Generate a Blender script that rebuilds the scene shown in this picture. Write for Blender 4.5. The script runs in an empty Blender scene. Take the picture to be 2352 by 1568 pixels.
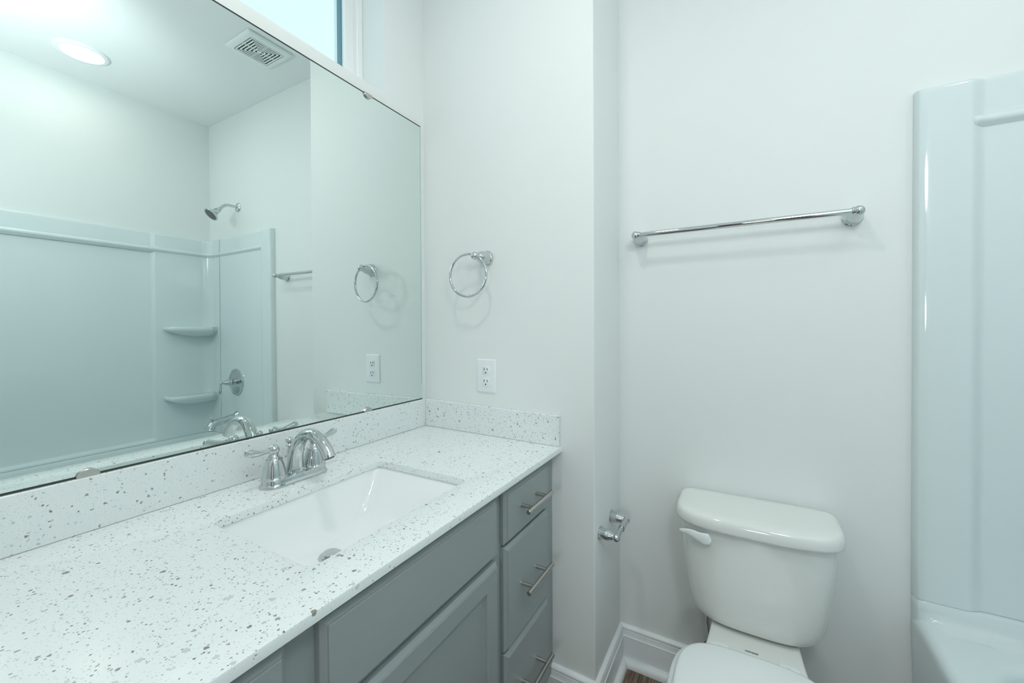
import bpy, bmesh, math, random
from mathutils import Vector, Matrix
from math import pi, sin, cos, radians, hypot, atan2

random.seed(7)
SC = bpy.context.scene
COL = SC.collection
H = 0.797                       # counter top above the floor (metres)
D = 0.2513                      # toilet wall (y)
JOG = 0.661                     # outer corner of the short return wall (x)
WX = 2.196                      # wall behind the tub (x)
ZC = 2.5274                     # ceiling

# ------------------------------------------------------------------ camera
cam_d = bpy.data.cameras.new('camera')
cam = bpy.data.objects.new('camera', cam_d); COL.objects.link(cam)
yaw, pit, rol = -0.4957, 0.0091, -0.0046
fw = Vector((sin(yaw)*cos(pit), cos(yaw)*cos(pit), -sin(pit)))
rt = Vector((cos(yaw), -sin(yaw), 0)); up = rt.cross(fw)
r2 = rt*cos(rol) + up*sin(rol); u2 = -rt*sin(rol) + up*cos(rol)
m = Matrix((r2, u2, -fw)).transposed().to_4x4()
m.translation = Vector((1.0413, -1.1113, H + 0.364))
cam.matrix_world = m
cam_d.sensor_width = 36.0; cam_d.sensor_fit = 'HORIZONTAL'
cam_d.lens = 912.396/2352*36
cam_d.shift_x = (1176 - 1215.55)/2352
cam_d.shift_y = (756.03 - 784)/2352
cam_d.clip_start = 0.02
SC.camera = cam

# ------------------------------------------------------------------ world, lights, exposure
SC.view_settings.view_transform = 'Standard'
SC.view_settings.look = 'None'
SC.view_settings.exposure = 0.05
SC.view_settings.gamma = 1.0
SC.view_settings.use_curve_mapping = False
w = bpy.data.worlds.new('overcast_sky'); SC.world = w; w.use_nodes = True
bg = w.node_tree.nodes['Background']
bg.inputs[0].default_value = (0.66, 0.90, 1.0, 1); bg.inputs[1].default_value = 1.3
cy = SC.cycles
cy.max_bounces = 16; cy.diffuse_bounces = 8; cy.glossy_bounces = 8; cy.transmission_bounces = 8
cy.sample_clamp_indirect = 6.0; cy.use_denoising = True; cy.blur_glossy = 0.5

def lamp(name, kind, loc, energy, col, **kw):
    d = bpy.data.lights.new(name, kind); d.energy = energy; d.color = col
    for k, v in kw.items(): setattr(d, k, v)
    o = bpy.data.objects.new(name, d); COL.objects.link(o); o.location = loc
    return o
FLASH = (1.12, -1.08, 1.86)
# the photographer's strobe: most of it thrown at the ceiling, a little spills straight out
sp = lamp('bounce_flash', 'SPOT', FLASH, 44, (0.91, 0.98, 1.0), spot_size=radians(76), spot_blend=1.0, shadow_soft_size=0.07)
sp.rotation_euler = (Vector((1.56, -0.78, ZC)) - Vector(FLASH)).to_track_quat('-Z', 'Y').to_euler()
lamp('flash_spill', 'POINT', (1.32, -1.09, 1.84), 12.5, (0.925, 0.98, 1.0), shadow_soft_size=0.13)

# the second recessed light, over the vanity, just out of the picture
lamp('vanity_downlight', 'AREA', (0.60, -0.80, ZC-0.004), 4.6, (1.0, 0.95, 0.87), shape='DISK', size=0.14)
lamp('hall_fill', 'POINT', (1.15, -2.55, 1.25), 17, (0.95, 0.98, 1.0), shadow_soft_size=0.12)  # added unseen fill lamp beyond the doorway, lifts the lower walls

# ------------------------------------------------------------------ materials
def mat(name, col, rough=0.5, metal=0.0, spec=0.5, **kw):
    m = bpy.data.materials.new(name); m.use_nodes = True
    b = m.node_tree.nodes['Principled BSDF']
    b.inputs['Base Color'].default_value = (*col, 1)
    b.inputs['Roughness'].default_value = rough
    b.inputs['Metallic'].default_value = metal
    b.inputs['Specular IOR Level'].default_value = spec
    for k, v in kw.items(): b.inputs[k].default_value = v
    return m
def nodes(m): return m.node_tree.nodes, m.node_tree.links, m.node_tree.nodes['Principled BSDF']
def add_bump(m, scale, strength, dist=0.001, detail=3):
    n, l, b = nodes(m)
    tc = n.new('ShaderNodeTexCoord'); t = n.new('ShaderNodeTexNoise')
    t.inputs['Scale'].default_value = scale; t.inputs['Detail'].default_value = detail
    bp = n.new('ShaderNodeBump'); bp.inputs['Strength'].default_value = strength; bp.inputs['Distance'].default_value = dist
    l.new(tc.outputs['Object'], t.inputs['Vector']); l.new(t.outputs['Fac'], bp.inputs['Height'])
    l.new(bp.outputs[0], b.inputs['Normal'])
    return m

M = {}
M['wall'] = add_bump(mat('wall_paint', (0.762, 0.795, 0.788), 0.55, spec=0.3), 180, 0.08)
M['ceil'] = mat('ceiling_paint', (0.82, 0.845, 0.85), 0.8, spec=0.2)
M['trim'] = mat('trim_paint', (0.82, 0.86, 0.87), 0.32)
M['vinyl'] = mat('window_vinyl', (0.84, 0.86, 0.86), 0.35)
M['gasket'] = mat('glazing_gasket', (0.10, 0.22, 0.26), 0.35)
M['hall'] = mat('hall_shade', (0.10, 0.10, 0.10), 0.7)  # shade put into the colour so the doorway reflects dark in chrome
M['acrylic'] = mat('white_acrylic', (0.675, 0.75, 0.762), 0.07, spec=0.5)
M['china'] = mat('vitreous_china', (0.76, 0.775, 0.755), 0.07, spec=0.55)
M['seat'] = mat('seat_plastic', (0.80, 0.84, 0.84), 0.22)
M['sinkw'] = mat('sink_china', (0.84, 0.87, 0.87), 0.06, spec=0.55)
M['chrome'] = mat('chrome', (0.62, 0.65, 0.655), 0.04, 1.0)
M['nickel'] = mat('brushed_nickel', (0.55, 0.53, 0.50), 0.26, 1.0)
M['darkmetal'] = mat('dark_slot', (0.03, 0.03, 0.03), 0.6)
M['nozzle'] = mat('nozzle_face', (0.12, 0.13, 0.13), 0.5)
M['plate'] = mat('outlet_plastic', (0.80, 0.83, 0.86), 0.3)
M['grille'] = mat('grille_plastic', (0.80, 0.84, 0.84), 0.45)
M['slotshade'] = mat('grille_shade', (0.02, 0.025, 0.025), 0.9)  # near-black tone painting the shade in the vent slots
M['rubber'] = mat('tank_rubber', (0.11, 0.085, 0.045), 0.7)
M['ink'] = mat('logo_ink', (0.02, 0.05, 0.07), 0.4)
M['caulk'] = mat('caulk', (0.80, 0.80, 0.78), 0.6)
M['mirror'] = mat('mirror_silver', (0.795, 0.865, 0.845), 0.0, 1.0)
M['glassedge'] = mat('mirror_edge', (0.035, 0.045, 0.038), 0.25)
M['bevel'] = mat('mirror_edge_ground', (0.62, 0.72, 0.70), 0.18, 0.9)

m = M['paintgrey'] = mat('cabinet_paint', (0.315, 0.352, 0.355), 0.36, spec=0.45)
add_bump(m, 420, 0.05)

# brown plank floor
m = M['floor'] = mat('plank_floor', (0.12, 0.08, 0.055), 0.42)
n, l, b = nodes(m)
tc = n.new('ShaderNodeTexCoord'); mp = n.new('ShaderNodeMapping'); mp.inputs['Scale'].default_value = (55, 4, 1)
nz = n.new('ShaderNodeTexNoise'); nz.inputs['Scale'].default_value = 3.0; nz.inputs['Detail'].default_value = 8
rp = n.new('ShaderNodeValToRGB'); rp.color_ramp.elements[0].position = 0.30; rp.color_ramp.elements[1].position = 0.72
rp.color_ramp.elements[0].color = (0.10, 0.066, 0.045, 1); rp.color_ramp.elements[1].color = (0.36, 0.27, 0.195, 1)
br = n.new('ShaderNodeTexBrick'); br.inputs['Scale'].default_value = 1.0
br.inputs['Color1'].default_value = (1, 1, 1, 1); br.inputs['Color2'].default_value = (0.78, 0.76, 0.74, 1); br.inputs['Mortar'].default_value = (0.2, 0.18, 0.16, 1)
br.inputs['Mortar Size'].default_value = 0.0015; br.inputs['Brick Width'].default_value = 1.2; br.inputs['Row Height'].default_value = 0.18
mp2 = n.new('ShaderNodeMapping'); mp2.inputs['Rotation'].default_value = (0, 0, pi/2)
mx = n.new('ShaderNodeMixRGB'); mx.blend_type = 'MULTIPLY'; mx.inputs[0].default_value = 1
l.new(tc.outputs['Object'], mp.inputs[0]); l.new(mp.outputs[0], nz.inputs[0]); l.new(nz.outputs[0], rp.inputs[0])
l.new(tc.outputs['Object'], mp2.inputs[0]); l.new(mp2.outputs[0], br.inputs[0])
l.new(rp.outputs[0], mx.inputs[1]); l.new(br.outputs[0], mx.inputs[2]); l.new(mx.outputs[0], b.inputs['Base Color'])

# speckled white quartz
m = M['quartz'] = mat('speckled_quartz', (0.8, 0.84, 0.84), 0.2, spec=0.5)
n, l, b = nodes(m)
tc = n.new('ShaderNodeTexCoord')
def warp(scale, amt):
    t = n.new('ShaderNodeTexNoise'); t.inputs['Scale'].default_value = scale; t.inputs['Detail'].default_value = 2
    s = n.new('ShaderNodeVectorMath'); s.operation = 'SUBTRACT'; s.inputs[1].default_value = (0.5, 0.5, 0.5)
    k = n.new('ShaderNodeVectorMath'); k.operation = 'SCALE'; k.inputs['Scale'].default_value = amt
    a = n.new('ShaderNodeVectorMath'); a.operation = 'ADD'
    l.new(tc.outputs['Object'], t.inputs['Vector']); l.new(t.outputs['Color'], s.inputs[0]); l.new(s.outputs[0], k.inputs[0])
    l.new(tc.outputs['Object'], a.inputs[0]); l.new(k.outputs[0], a.inputs[1])
    return a
def speck(scale, wv, thr, share, ramp, prev):
    v = n.new('ShaderNodeTexVoronoi'); v.inputs['Scale'].default_value = scale; v.inputs['Randomness'].default_value = 1.0
    l.new(wv.outputs[0], v.inputs['Vector'])
    sep = n.new('ShaderNodeSeparateColor'); l.new(v.outputs['Color'], sep.inputs[0])
    # cell radius: random cells only, random size
    r = n.new('ShaderNodeMapRange'); r.inputs['From Min'].default_value = 1 - share; r.inputs['From Max'].default_value = 1
    r.inputs['To Min'].default_value = thr*0.35; r.inputs['To Max'].default_value = thr
    l.new(sep.outputs[0], r.inputs['Value'])
    on = n.new('ShaderNodeMath'); on.operation = 'GREATER_THAN'; on.inputs[1].default_value = 1 - share; l.new(sep.outputs[0], on.inputs[0])
    lt = n.new('ShaderNodeMath'); lt.operation = 'LESS_THAN'; l.new(v.outputs['Distance'], lt.inputs[0]); l.new(r.outputs[0], lt.inputs[1])
    mk = n.new('ShaderNodeMath'); mk.operation = 'MULTIPLY'; l.new(on.outputs[0], mk.inputs[0]); l.new(lt.outputs[0], mk.inputs[1])
    cr = n.new('ShaderNodeValToRGB'); cr.color_ramp.interpolation = 'CONSTANT'
    e = cr.color_ramp.elements
    e[0].position = 0; e[0].color = (*ramp[0][1], 1); e[1].position = ramp[1][0]; e[1].color = (*ramp[1][1], 1)
    for p, c in ramp[2:]:
        q = e.new(p); q.color = (*c, 1)
    l.new(sep.outputs[1], cr.inputs[0])
    mx = n.new('ShaderNodeMixRGB'); l.new(mk.outputs[0], mx.inputs[0])
    if hasattr(prev, 'outputs'): l.new(prev.outputs[0], mx.inputs[1])
    else: mx.inputs[1].default_value = (*prev, 1)
    l.new(cr.outputs[0], mx.inputs[2])
    return mx
w1 = warp(300, 0.005); w2 = warp(500, 0.003)
c = speck(420, w2, 0.36, 0.42, [(0, (0.60, 0.65, 0.64)), (0.55, (0.50, 0.54, 0.52)), (0.82, (0.33, 0.34, 0.31))], (0.77, 0.815, 0.82))
c = speck(230, w2, 0.36, 0.38, [(0, (0.50, 0.56, 0.55)), (0.4, (0.30, 0.31, 0.28)), (0.8, (0.17, 0.165, 0.14))], c)
c = speck(120, w1, 0.35, 0.24, [(0, (0.50, 0.58, 0.57)), (0.45, (0.34, 0.35, 0.32)), (0.75, (0.25, 0.24, 0.21))], c)
c = speck(72, w1, 0.33, 0.13, [(0, (0.56, 0.62, 0.61)), (0.5, (0.38, 0.39, 0.36)), (0.8, (0.28, 0.26, 0.22))], c)
l.new(c.outputs[0], b.inputs['Base Color'])

# window pane: thin clear glass
m = M['pane'] = bpy.data.materials.new('window_glass'); m.use_nodes = True
n, l = m.node_tree.nodes, m.node_tree.links
n.remove(n['Principled BSDF'])
tr = n.new('ShaderNodeBsdfTransparent'); tr.inputs[0].default_value = (0.95, 0.99, 0.99, 1)
gl = n.new('ShaderNodeBsdfGlossy'); gl.inputs['Roughness'].default_value = 0.0
ms = n.new('ShaderNodeMixShader'); ms.inputs[0].default_value = 0.05
l.new(tr.outputs[0], ms.inputs[1]); l.new(gl.outputs[0], ms.inputs[2])
l.new(ms.outputs[0], n['Material Output'].inputs[0])
# lit LED diffuser
m = M['led'] = mat('led_diffuser', (0.9, 0.9, 0.9), 0.5)
_, _, b = nodes(m)
b.inputs['Emission Color'].default_value = (1.0, 0.93, 0.82, 1); b.inputs['Emission Strength'].default_value = 24.0

# ------------------------------------------------------------------ helpers
ANG = radians(38)
def obj(name, bm, m, parent=None, smooth=True, ang=ANG):
    """link a bmesh (in world coordinates) as one mesh object; children are stored relative to their parent"""
    bmesh.ops.remove_doubles(bm, verts=bm.verts, dist=1e-6)
    bmesh.ops.recalc_face_normals(bm, faces=bm.faces)
    me = bpy.data.meshes.new(name)
    off = Vector((0, 0, 0)); p = parent
    while p is not None: off += p.location; p = p.parent
    bmesh.ops.translate(bm, verts=bm.verts, vec=-off)
    o = bpy.data.objects.new(name, me)
    if parent is None:
        # a top-level mesh carries its own base point as origin
        xs = [v.co.x for v in bm.verts]; ys = [v.co.y for v in bm.verts]; zs = [v.co.z for v in bm.verts]
        base = Vector(((min(xs)+max(xs))/2, (min(ys)+max(ys))/2, min(zs)))
        bmesh.ops.translate(bm, verts=bm.verts, vec=-base); o.location = base
    bm.to_mesh(me); bm.free()
    for mm in (m if isinstance(m, (list, tuple)) else [m]): me.materials.append(mm)
    if smooth:
        for p in me.polygons: p.use_smooth = True
        me.set_sharp_from_angle(angle=ang)
    COL.objects.link(o)
    if parent is not None: o.parent = parent
    return o
def thing(name, label, cat, loc, group=None):
    o = bpy.data.objects.new(name, None); COL.objects.link(o)
    o.empty_display_size = 0.05; o.location = loc
    o['label'] = label; o['category'] = cat
    if group: o['group'] = group
    return o
def tag(o, label, cat, group=None):
    o['label'] = label; o['category'] = cat
    if group: o['group'] = group
    return o
def struct(name, bm, m, label, cat, **k):
    o = obj(name, bm, m, **k); o['kind'] = 'structure'; o['label'] = label; o['category'] = cat
    return o
def B(): return bmesh.new()
def box(bm, x0, x1, y0, y1, z0, z1, bev=0.0, seg=2, mi=0):
    vs = [bm.verts.new((x, y, z)) for x in (x0, x1) for y in (y0, y1) for z in (z0, z1)]
    fs = [bm.faces.new([vs[i] for i in f]) for f in ((0,1,3,2),(4,6,7,5),(0,4,5,1),(2,3,7,6),(0,2,6,4),(1,5,7,3))]
    for f in fs: f.material_index = mi
    if bev:
        es = list({e for f in fs for e in f.edges})
        r = bmesh.ops.bevel(bm, geom=es, offset=bev, segments=seg, profile=0.6, affect='EDGES')
        for f in r['faces']: f.material_index = mi
    return vs
def loft(bm, loops, close=True, cap0=True, cap1=True, mi=0):
    rows = [[bm.verts.new(p) for p in lp] for lp in loops]
    for a, b in zip(rows, rows[1:]):
        k = len(a)
        for i in range(k if close else k-1):
            j = (i+1) % k
            f = bm.faces.new((a[i], a[j], b[j], b[i])); f.material_index = mi
    if close and cap0: bm.faces.new(rows[0][::-1]).material_index = mi
    if close and cap1: bm.faces.new(rows[-1]).material_index = mi
    return rows
def basis(d):
    d = Vector(d).normalized()
    a = Vector((0, 0, 1)) if abs(d.z) < 0.9 else Vector((0, 1, 0))
    u = a.cross(d).normalized(); v = d.cross(u)
    return u, v, d
def lathe(bm, org, axis, prof, n=40, mi=0):
    """prof = [(distance along axis, radius)]"""
    u, v, d = basis(axis); o = Vector(org)
    loops = []
    for t, r in prof:
        r = max(r, 1e-5)
        loops.append([o + d*t + (u*cos(2*pi*k/n) + v*sin(2*pi*k/n))*r for k in range(n)])
    return loft(bm, loops, mi=mi)
def ball(bm, c, r, n=24, mi=0):
    lathe(bm, Vector(c)-Vector((0, 0, r)), (0, 0, 1), [(r-r*cos(pi*k/n), r*sin(pi*k/n)) for k in range(n+1)], n=n*2, mi=mi)
def spline(pts, k=8):
    """Catmull-Rom through points; works on tuples of any length"""
    P = [tuple(p) for p in pts]; P = [tuple(2*a-b for a, b in zip(P[0], P[1]))] + P + [tuple(2*a-b for a, b in zip(P[-1], P[-2]))]
    out = []
    for i in range(1, len(P)-2):
        for s in range(k):
            t = s/k
            out.append(tuple(0.5*(2*b + (c-a)*t + (2*a-5*b+4*c-d)*t*t + (-a+3*b-3*c+d)*t**3) for a, b, c, d in zip(P[i-1], P[i], P[i+1], P[i+2])))
    out.append(P[-2]); return out
def tube(bm, path, rad, n=24, caps=True, mi=0, up=None, flat=1.0):
    """sweep a circle (flat squashes its second axis) along a path; rad is a number or a list"""
    P = [Vector(p) for p in path]; R = rad if isinstance(rad, (list, tuple)) else [rad]*len(P)
    loops = []; pu = None
    for i, p in enumerate(P):
        t = (P[min(i+1, len(P)-1)] - P[max(i-1, 0)]).normalized()
        if pu is None:
            a = Vector(up) if up else (Vector((0, 0, 1)) if abs(t.z) < 0.9 else Vector((0, 1, 0)))
            pu = a
        u = (pu - t*pu.dot(t)).normalized(); v = t.cross(u); pu = u
        loops.append([p + (u*cos(2*pi*k/n) + v*sin(2*pi*k/n)*flat)*R[i] for k in range(n)])
    return loft(bm, loops, cap0=caps, cap1=caps, mi=mi)
def prism(bm, poly, axis, a, b, mi=0):
    """extrude a 2-D polygon; axis names the extrusion axis and the polygon fills the other two in order"""
    def P(p, t):
        return {'x': (t, p[0], p[1]), 'y': (p[0], t, p[1]), 'z': (p[0], p[1], t)}[axis]
    return loft(bm, [[P(p, a) for p in poly], [P(p, b) for p in poly]], mi=mi)
def rrect(x0, x1, y0, y1, r, n=8):
    out = []
    for cx, cy, a0 in ((x1-r, y1-r, 0), (x0+r, y1-r, pi/2), (x0+r, y0+r, pi), (x1-r, y0+r, 1.5*pi)):
        for k in range(n+1):
            a = a0 + pi/2*k/n
            out.append((cx + r*cos(a), cy + r*sin(a)))
    return out
def rect_match(loop, x0, x1, y0, y1):
    """push every point of a rounded rectangle out to a plain rectangle, corner groups to the corners"""
    q = len(loop)//4; out = []
    cs = ((x1, y1), (x0, y1), (x0, y0), (x1, y0))
    for c in range(4):
        for k in range(q): out.append(cs[c])
    return out
K_END = 0.0224
def skew_end(bm):
    for v in bm.verts: v.co.y -= K_END*v.co.x
def skew_right(bm):
    for v in bm.verts:
        t = min(1, max(0, (v.co.x - 1.5)/0.6)); v.co.x += 0.0139*(v.co.y - D)*t

# ------------------------------------------------------------------ room shell
T = 0.12
YR = -1.86                     # wall behind the camera
bm = B(); box(bm, -T, WX+T, -3.4, D+T, -0.06, 0); struct('floor', bm, M['floor'], 'brown wood plank floor glimpsed beside the toilet', 'floor', smooth=False)
bm = B(); box(bm, -0.3, WX+T, -3.4, D+T, ZC, ZC+0.06); struct('ceiling', bm, M['ceil'], 'flat white ceiling seen in the mirror', 'ceiling', smooth=False)
# mirror wall with a high window opening
WY0, WY1, WZ0, WZ1, WT = -0.925, -0.178, H+1.130, H+1.60, 0.20
bm = B()
ys = [-3.4, WY0, WY1, D+T]; zs = [0, WZ0, WZ1, ZC]
for i in range(3):
    for j in range(3):
        if i == 1 and j == 1: continue
        box(bm, -WT, 0, ys[i], ys[i+1], zs[j], zs[j+1])
bmesh.ops.remove_doubles(bm, verts=bm.verts, dist=1e-5)
seen = {}
for f in list(bm.faces): seen.setdefault(tuple(sorted(v.index for v in f.verts)), []).append(f)
bm.verts.index_update()
seen = {}
for f in list(bm.faces): seen.setdefault(tuple(sorted(v.index for v in f.verts)), []).append(f)
bmesh.ops.delete(bm, geom=[f for fs in seen.values() if len(fs) > 1 for f in fs], context='FACES_ONLY')
struct('wall_left', bm, M['wall'], 'white wall behind the mirror with a high window opening', 'wall', smooth=False)
# towel-ring wall: a solid block whose right side is the short return beside the toilet
bm = B(); prism(bm, [(0, 0), (JOG, -K_END*JOG), (JOG-0.0005, D+T), (0, D+T)], 'z', 0, ZC)
es = [e for e in bm.edges if abs(e.verts[0].co.x-JOG) < 1e-4 and abs(e.verts[1].co.x-JOG) < 1e-4 and abs(e.verts[0].co.z-e.verts[1].co.z) > 1]
bmesh.ops.bevel(bm, geom=es, offset=0.004, segments=3, profile=0.5, affect='EDGES')
struct('wall_end', bm, M['wall'], 'white wall with the towel ring and its corner beside the toilet', 'wall')
bm = B(); box(bm, JOG-0.001, WX+T, D, D+T, 0, ZC); struct('wall_back', bm, M['wall'], 'white wall behind the toilet, towel bar and shower end', 'wall', smooth=False)
bm = B(); prism(bm, [(WX, D+0.01), (WX+T, D+0.01), (WX+T, -3.4), (WX+0.0139*(-3.4-D), -3.4)], 'z', 0, ZC)
struct('wall_right', bm, M['wall'], 'white wall above the long side of the shower surround', 'wall', smooth=False)
bm = B(); box(bm, 1.40, WX, -1.40, -1.288, 0, ZC); struct('wall_tub_end', bm, M['wall'], 'white stub wall closing the far end of the tub', 'wall', smooth=False)
bm = B()
box(bm, 0, 0.86, YR-T, YR, 0, ZC); box(bm, 1.62, WX+0.02, YR-T, YR, 0, ZC); box(bm, 0.86, 1.62, YR-T, YR, 2.05, ZC)
struct('wall_rear', bm, M['wall'], 'white wall with the doorway facing the vanity', 'wall', smooth=False)
bm = B(); box(bm, 0, WX, -3.4, -3.34, 0, ZC); struct('wall_hall', bm, M['hall'], 'unseen hall wall beyond the doorway, its shade put into a dark colour', 'wall', smooth=False)
bm = B()
for x0, x1 in ((0.80, 0.86), (1.62, 1.68)): box(bm, x0, x1, YR, YR+0.015, 0, 2.11, 0.003)
box(bm, 0.80, 1.68, YR, YR+0.015, 2.05, 2.11, 0.003)
struct('trim_1', bm, M['trim'], 'white casing around the doorway', 'trim')

# window: vinyl frame, gasket and pane
win = thing('window_1', 'high white-framed window above the mirror with bright sky behind', 'window', (-0.13, (WY0+WY1)/2, WZ0))
win['kind'] = 'structure'
def frame_ring(bm, y0, y1, z0, z1, wd, x0, x1, bev=0.002):
    lo = [(y0, z0), (y1, z0), (y1, z1), (y0, z1)]; li = [(y0+wd, z0+wd), (y1-wd, z0+wd), (y1-wd, z1-wd), (y0+wd, z1-wd)]
    rows = [[(x0, *p) for p in lo], [(x1-bev, *p) for p in lo], [(x1, p[0]+(bev if p[0] == y0 else -bev), p[1]+(bev if p[1] == z0 else -bev)) for p in lo],
            [(x1, p[0]+(-bev if p[0] < (y0+y1)/2 else bev), p[1]+(-bev if p[1] < (z0+z1)/2 else bev)) for p in li], [(x1-bev, *p) for p in li], [(x0, *p) for p in li]]
    R = [[bm.verts.new(p) for p in r] for r in rows]
    for a, b in zip(R, R[1:]+R[:1]):
        for i in range(4):
            j = (i+1) % 4; bm.faces.new((a[i], a[j], b[j], b[i]))
bm = B(); frame_ring(bm, WY0, WY1, WZ0, WZ1, 0.022, -0.19, -0.105); frame_ring(bm, WY0+0.020, WY1-0.020, WZ0+0.020, WZ1-0.020, 0.034, -0.18, -0.125)
obj('window_frame', bm, M['vinyl'], win)
bm = B(); frame_ring(bm, WY0+0.052, WY1-0.052, WZ0+0.05, WZ1-0.05, 0.006, -0.16, -0.140, 0.001); obj('gasket', bm, M['gasket'], win)['label'] = 'dark glazing gasket'
bm = B(); box(bm, -0.152, -0.147, WY0+0.053, WY1-0.053, WZ0+0.051, WZ1-0.051); obj('pane', bm, M['pane'], win, smooth=False)['label'] = 'bright clear pane'

# baseboards: (distance from wall, height) profile, then a quarter-round shoe
BBH = 0.925
BB = [(0, 0), (0.015, 0), (0.015, 0.098), (0.0165, 0.100), (0.0165, 0.102), (0.0145, 0.104), (0.0135, 0.108), (0.0125, 0.114), (0.012, 0.1195), (0.0095, 0.1205),
      (0.0095, 0.1225), (0.0115, 0.1235), (0.0125, 0.127), (0.0115, 0.131), (0.008, 0.1345), (0.004, 0.137), (0, 0.137)]
BB = [(o, h*BBH) for o, h in BB]
SH = [(0.014, 0.0), (0.034, 0.0), (0.034, 0.004)] + [(0.015+0.019*cos(a), 0.004+0.020*sin(a)) for a in [pi/2*k/8 for k in range(9)]] + [(0.014, 0.024)]
def run(bm, prof, path):
    """sweep a (offset, height) profile along wall points with inward normals mitred in the plan"""
    loops = []
    for i, p in enumerate(path):
        p = Vector((*p, 0))
        def nrm(a, b):
            d = (Vector((*b, 0)) - Vector((*a, 0))).normalized(); return Vector((d.y, -d.x, 0))
        ns = []
        if i > 0: ns.append(nrm(path[i-1], path[i]))
        if i < len(path)-1: ns.append(nrm(path[i], path[i+1]))
        if len(ns) == 2:
            s = (ns[0]+ns[1]).normalized(); s = s / s.dot(ns[0])
        else: s = ns[0]
        loops.append([p + s*o + Vector((0, 0, h)) for o, h in prof])
    loft(bm, loops)
E_Y = lambda x: -K_END*x
for nm, path, lab in (('baseboard_end', [(0.45, E_Y(0.45)), (JOG, E_Y(JOG)+0.0)], 'white baseboard under the towel-ring wall beside the cabinet'),):
    bm = B(); run(bm, BB, [path[0], (JOG+0.0, E_Y(JOG)), (JOG, D), (1.424, D)])
    o = struct('baseboard_back', bm, M['trim'], 'tall white moulded baseboard wrapping the wall corner to the toilet', 'baseboard', ang=radians(30))
    bm = B(); run(bm, SH, [path[0], (JOG+0.0, E_Y(JOG)), (JOG, D), (1.424, D)])
    o = struct('trim_2', bm, M['trim'], 'white quarter-round shoe moulding between baseboard and plank floor', 'trim', ang=radians(30))

# ------------------------------------------------------------------ mirror and clips
MT, MB_ = H+1.0894, H+0.0978
mir = thing('wall_mirror', 'large frameless wall mirror above the backsplash', 'mirror', (0, -0.56, MB_))
bm = B()
zr = [MB_ + 0.13*k/16 for k in range(17)] + [MB_+0.13+(MT-MB_-0.13)*k/4 for k in range(1, 5)]
# the glass bows forward a fraction of a millimetre where it rests on the backsplash
prof = [(0.006 + 0.0185*max(0, MB_+0.13-z)**2, z) for z in zr] + [(0.0005, MT), (0.0005, MB_)]
loft(bm, [[(x, -1.10, z) for x, z in prof], [(x, -0.0218, z) for x, z in prof]])
for f in bm.faces:
    c = f.calc_center_median()
    f.material_index = 2 if c.y > -0.03 else (1 if c.y < -1.09 or c.z > MT-1e-4 or c.z < MB_+1e-4 or c.x < 0.004 else 0)
obj('mirror_glass', bm, [M['mirror'], M['glassedge'], M['bevel']], mir, ang=radians(20))
# narrow ground bevel catching the light down the right edge, a polished dark arris along top and bottom
bm = B(); prism(bm, [(0.0061, -0.0262), (0.0061, -0.0222), (0.0045, -0.0212), (0.0030, -0.0212), (0.003, -0.0262)], 'z', MB_+0.001, MT-0.001)
obj('ground_edge', bm, M['bevel'], mir, smooth=False)['label'] = 'glinting ground right edge'
for z0, z1 in ((MB_+0.0002, MB_+0.0040), (MT-0.0024, MT+0.0003)):
    bm = B(); box(bm, 0.0055, 0.0069, -1.10, -0.0222, z0, z1); obj('arris', bm, M['glassedge'], mir, smooth=False)['label'] = 'thin dark mirror edge'
def clip(y, z, s):
    bm = B(); n = 16
    pts = [(y + 0.0155*cos(pi*k/n), z + s*0.0155*sin(pi*k/n)) for k in range(n+1)]
    loft(bm, [[(0.0, *p) for p in pts], [(0.0105, *p) for p in pts], [(0.0115, y+(p[0]-y)*0.93, z+(p[1]-z)*0.93) for p in pts]])
    o = obj('mirror_clip', bm, M['nickel'], mir, ang=radians(25)); o['label'] = 'half-round nickel clip'
clip(-0.864, MB_-0.001, 1); clip(-0.262, MB_-0.001, 1); clip(-0.252, MT+0.001, -1)

# ------------------------------------------------------------------ countertop, splashes, sink
XF, CT, YL = 0.559, 0.0170, -1.15
SX0, SX1, SY0, SY1 = 0.1665, 0.4640, -0.7455, -0.3565
BT = 0.013
bm = B()
hole = rrect(SX0, SX1, SY0, SY1, 0.017, 6)
def ins(loop, d):
    cx, cy = (SX0+SX1)/2, (SY0+SY1)/2
    return [(cx+(p[0]-cx)*(1+d/0.149), cy+(p[1]-cy)*(1+d/0.195)) for p in loop]
y1 = -0.0005
out = rect_match(hole, 0.0005, XF, YL, y1)
def outin(d): return [(min(max(p[0], 0.0005), XF-d), min(max(p[1], YL+d), y1)) for p in out]
b2 = 0.0028
loops = [[(*p, H-CT) for p in ins(hole, 0)], [(*p, H-CT) for p in outin(0.002)], [(*p, H-CT+0.002) for p in outin(0)],
         [(*p, H-b2) for p in outin(0)], [(*p, H-b2*0.3) for p in outin(b2*0.3)], [(*p, H) for p in outin(b2)],
         [(*p, H) for p in ins(hole, 0.0025)], [(*p, H-0.0006) for p in ins(hole, 0.0008)], [(*p, H-0.0022) for p in ins(hole, 0)], [(*p, H-CT) for p in ins(hole, 0)]]
loft(bm, loops, cap0=False, cap1=False)
for v in bm.verts:
    if v.co.y > -0.01: v.co.y -= K_END*v.co.x
bmesh.ops.dissolve_degenerate(bm, dist=1e-5, edges=bm.edges)
tag(obj('countertop', bm, M['quartz'], ang=radians(30)), 'white speckled quartz countertop with a rectangular sink cutout on grey cabinet', 'countertop')
bm = B(); prism(bm, [(0.0005, H+0.0010), (BT, H+0.0010), (BT, H+0.0963), (BT-0.0015, H+0.0978), (0.0005, H+0.0978)], 'y', YL, -0.0008)
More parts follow.
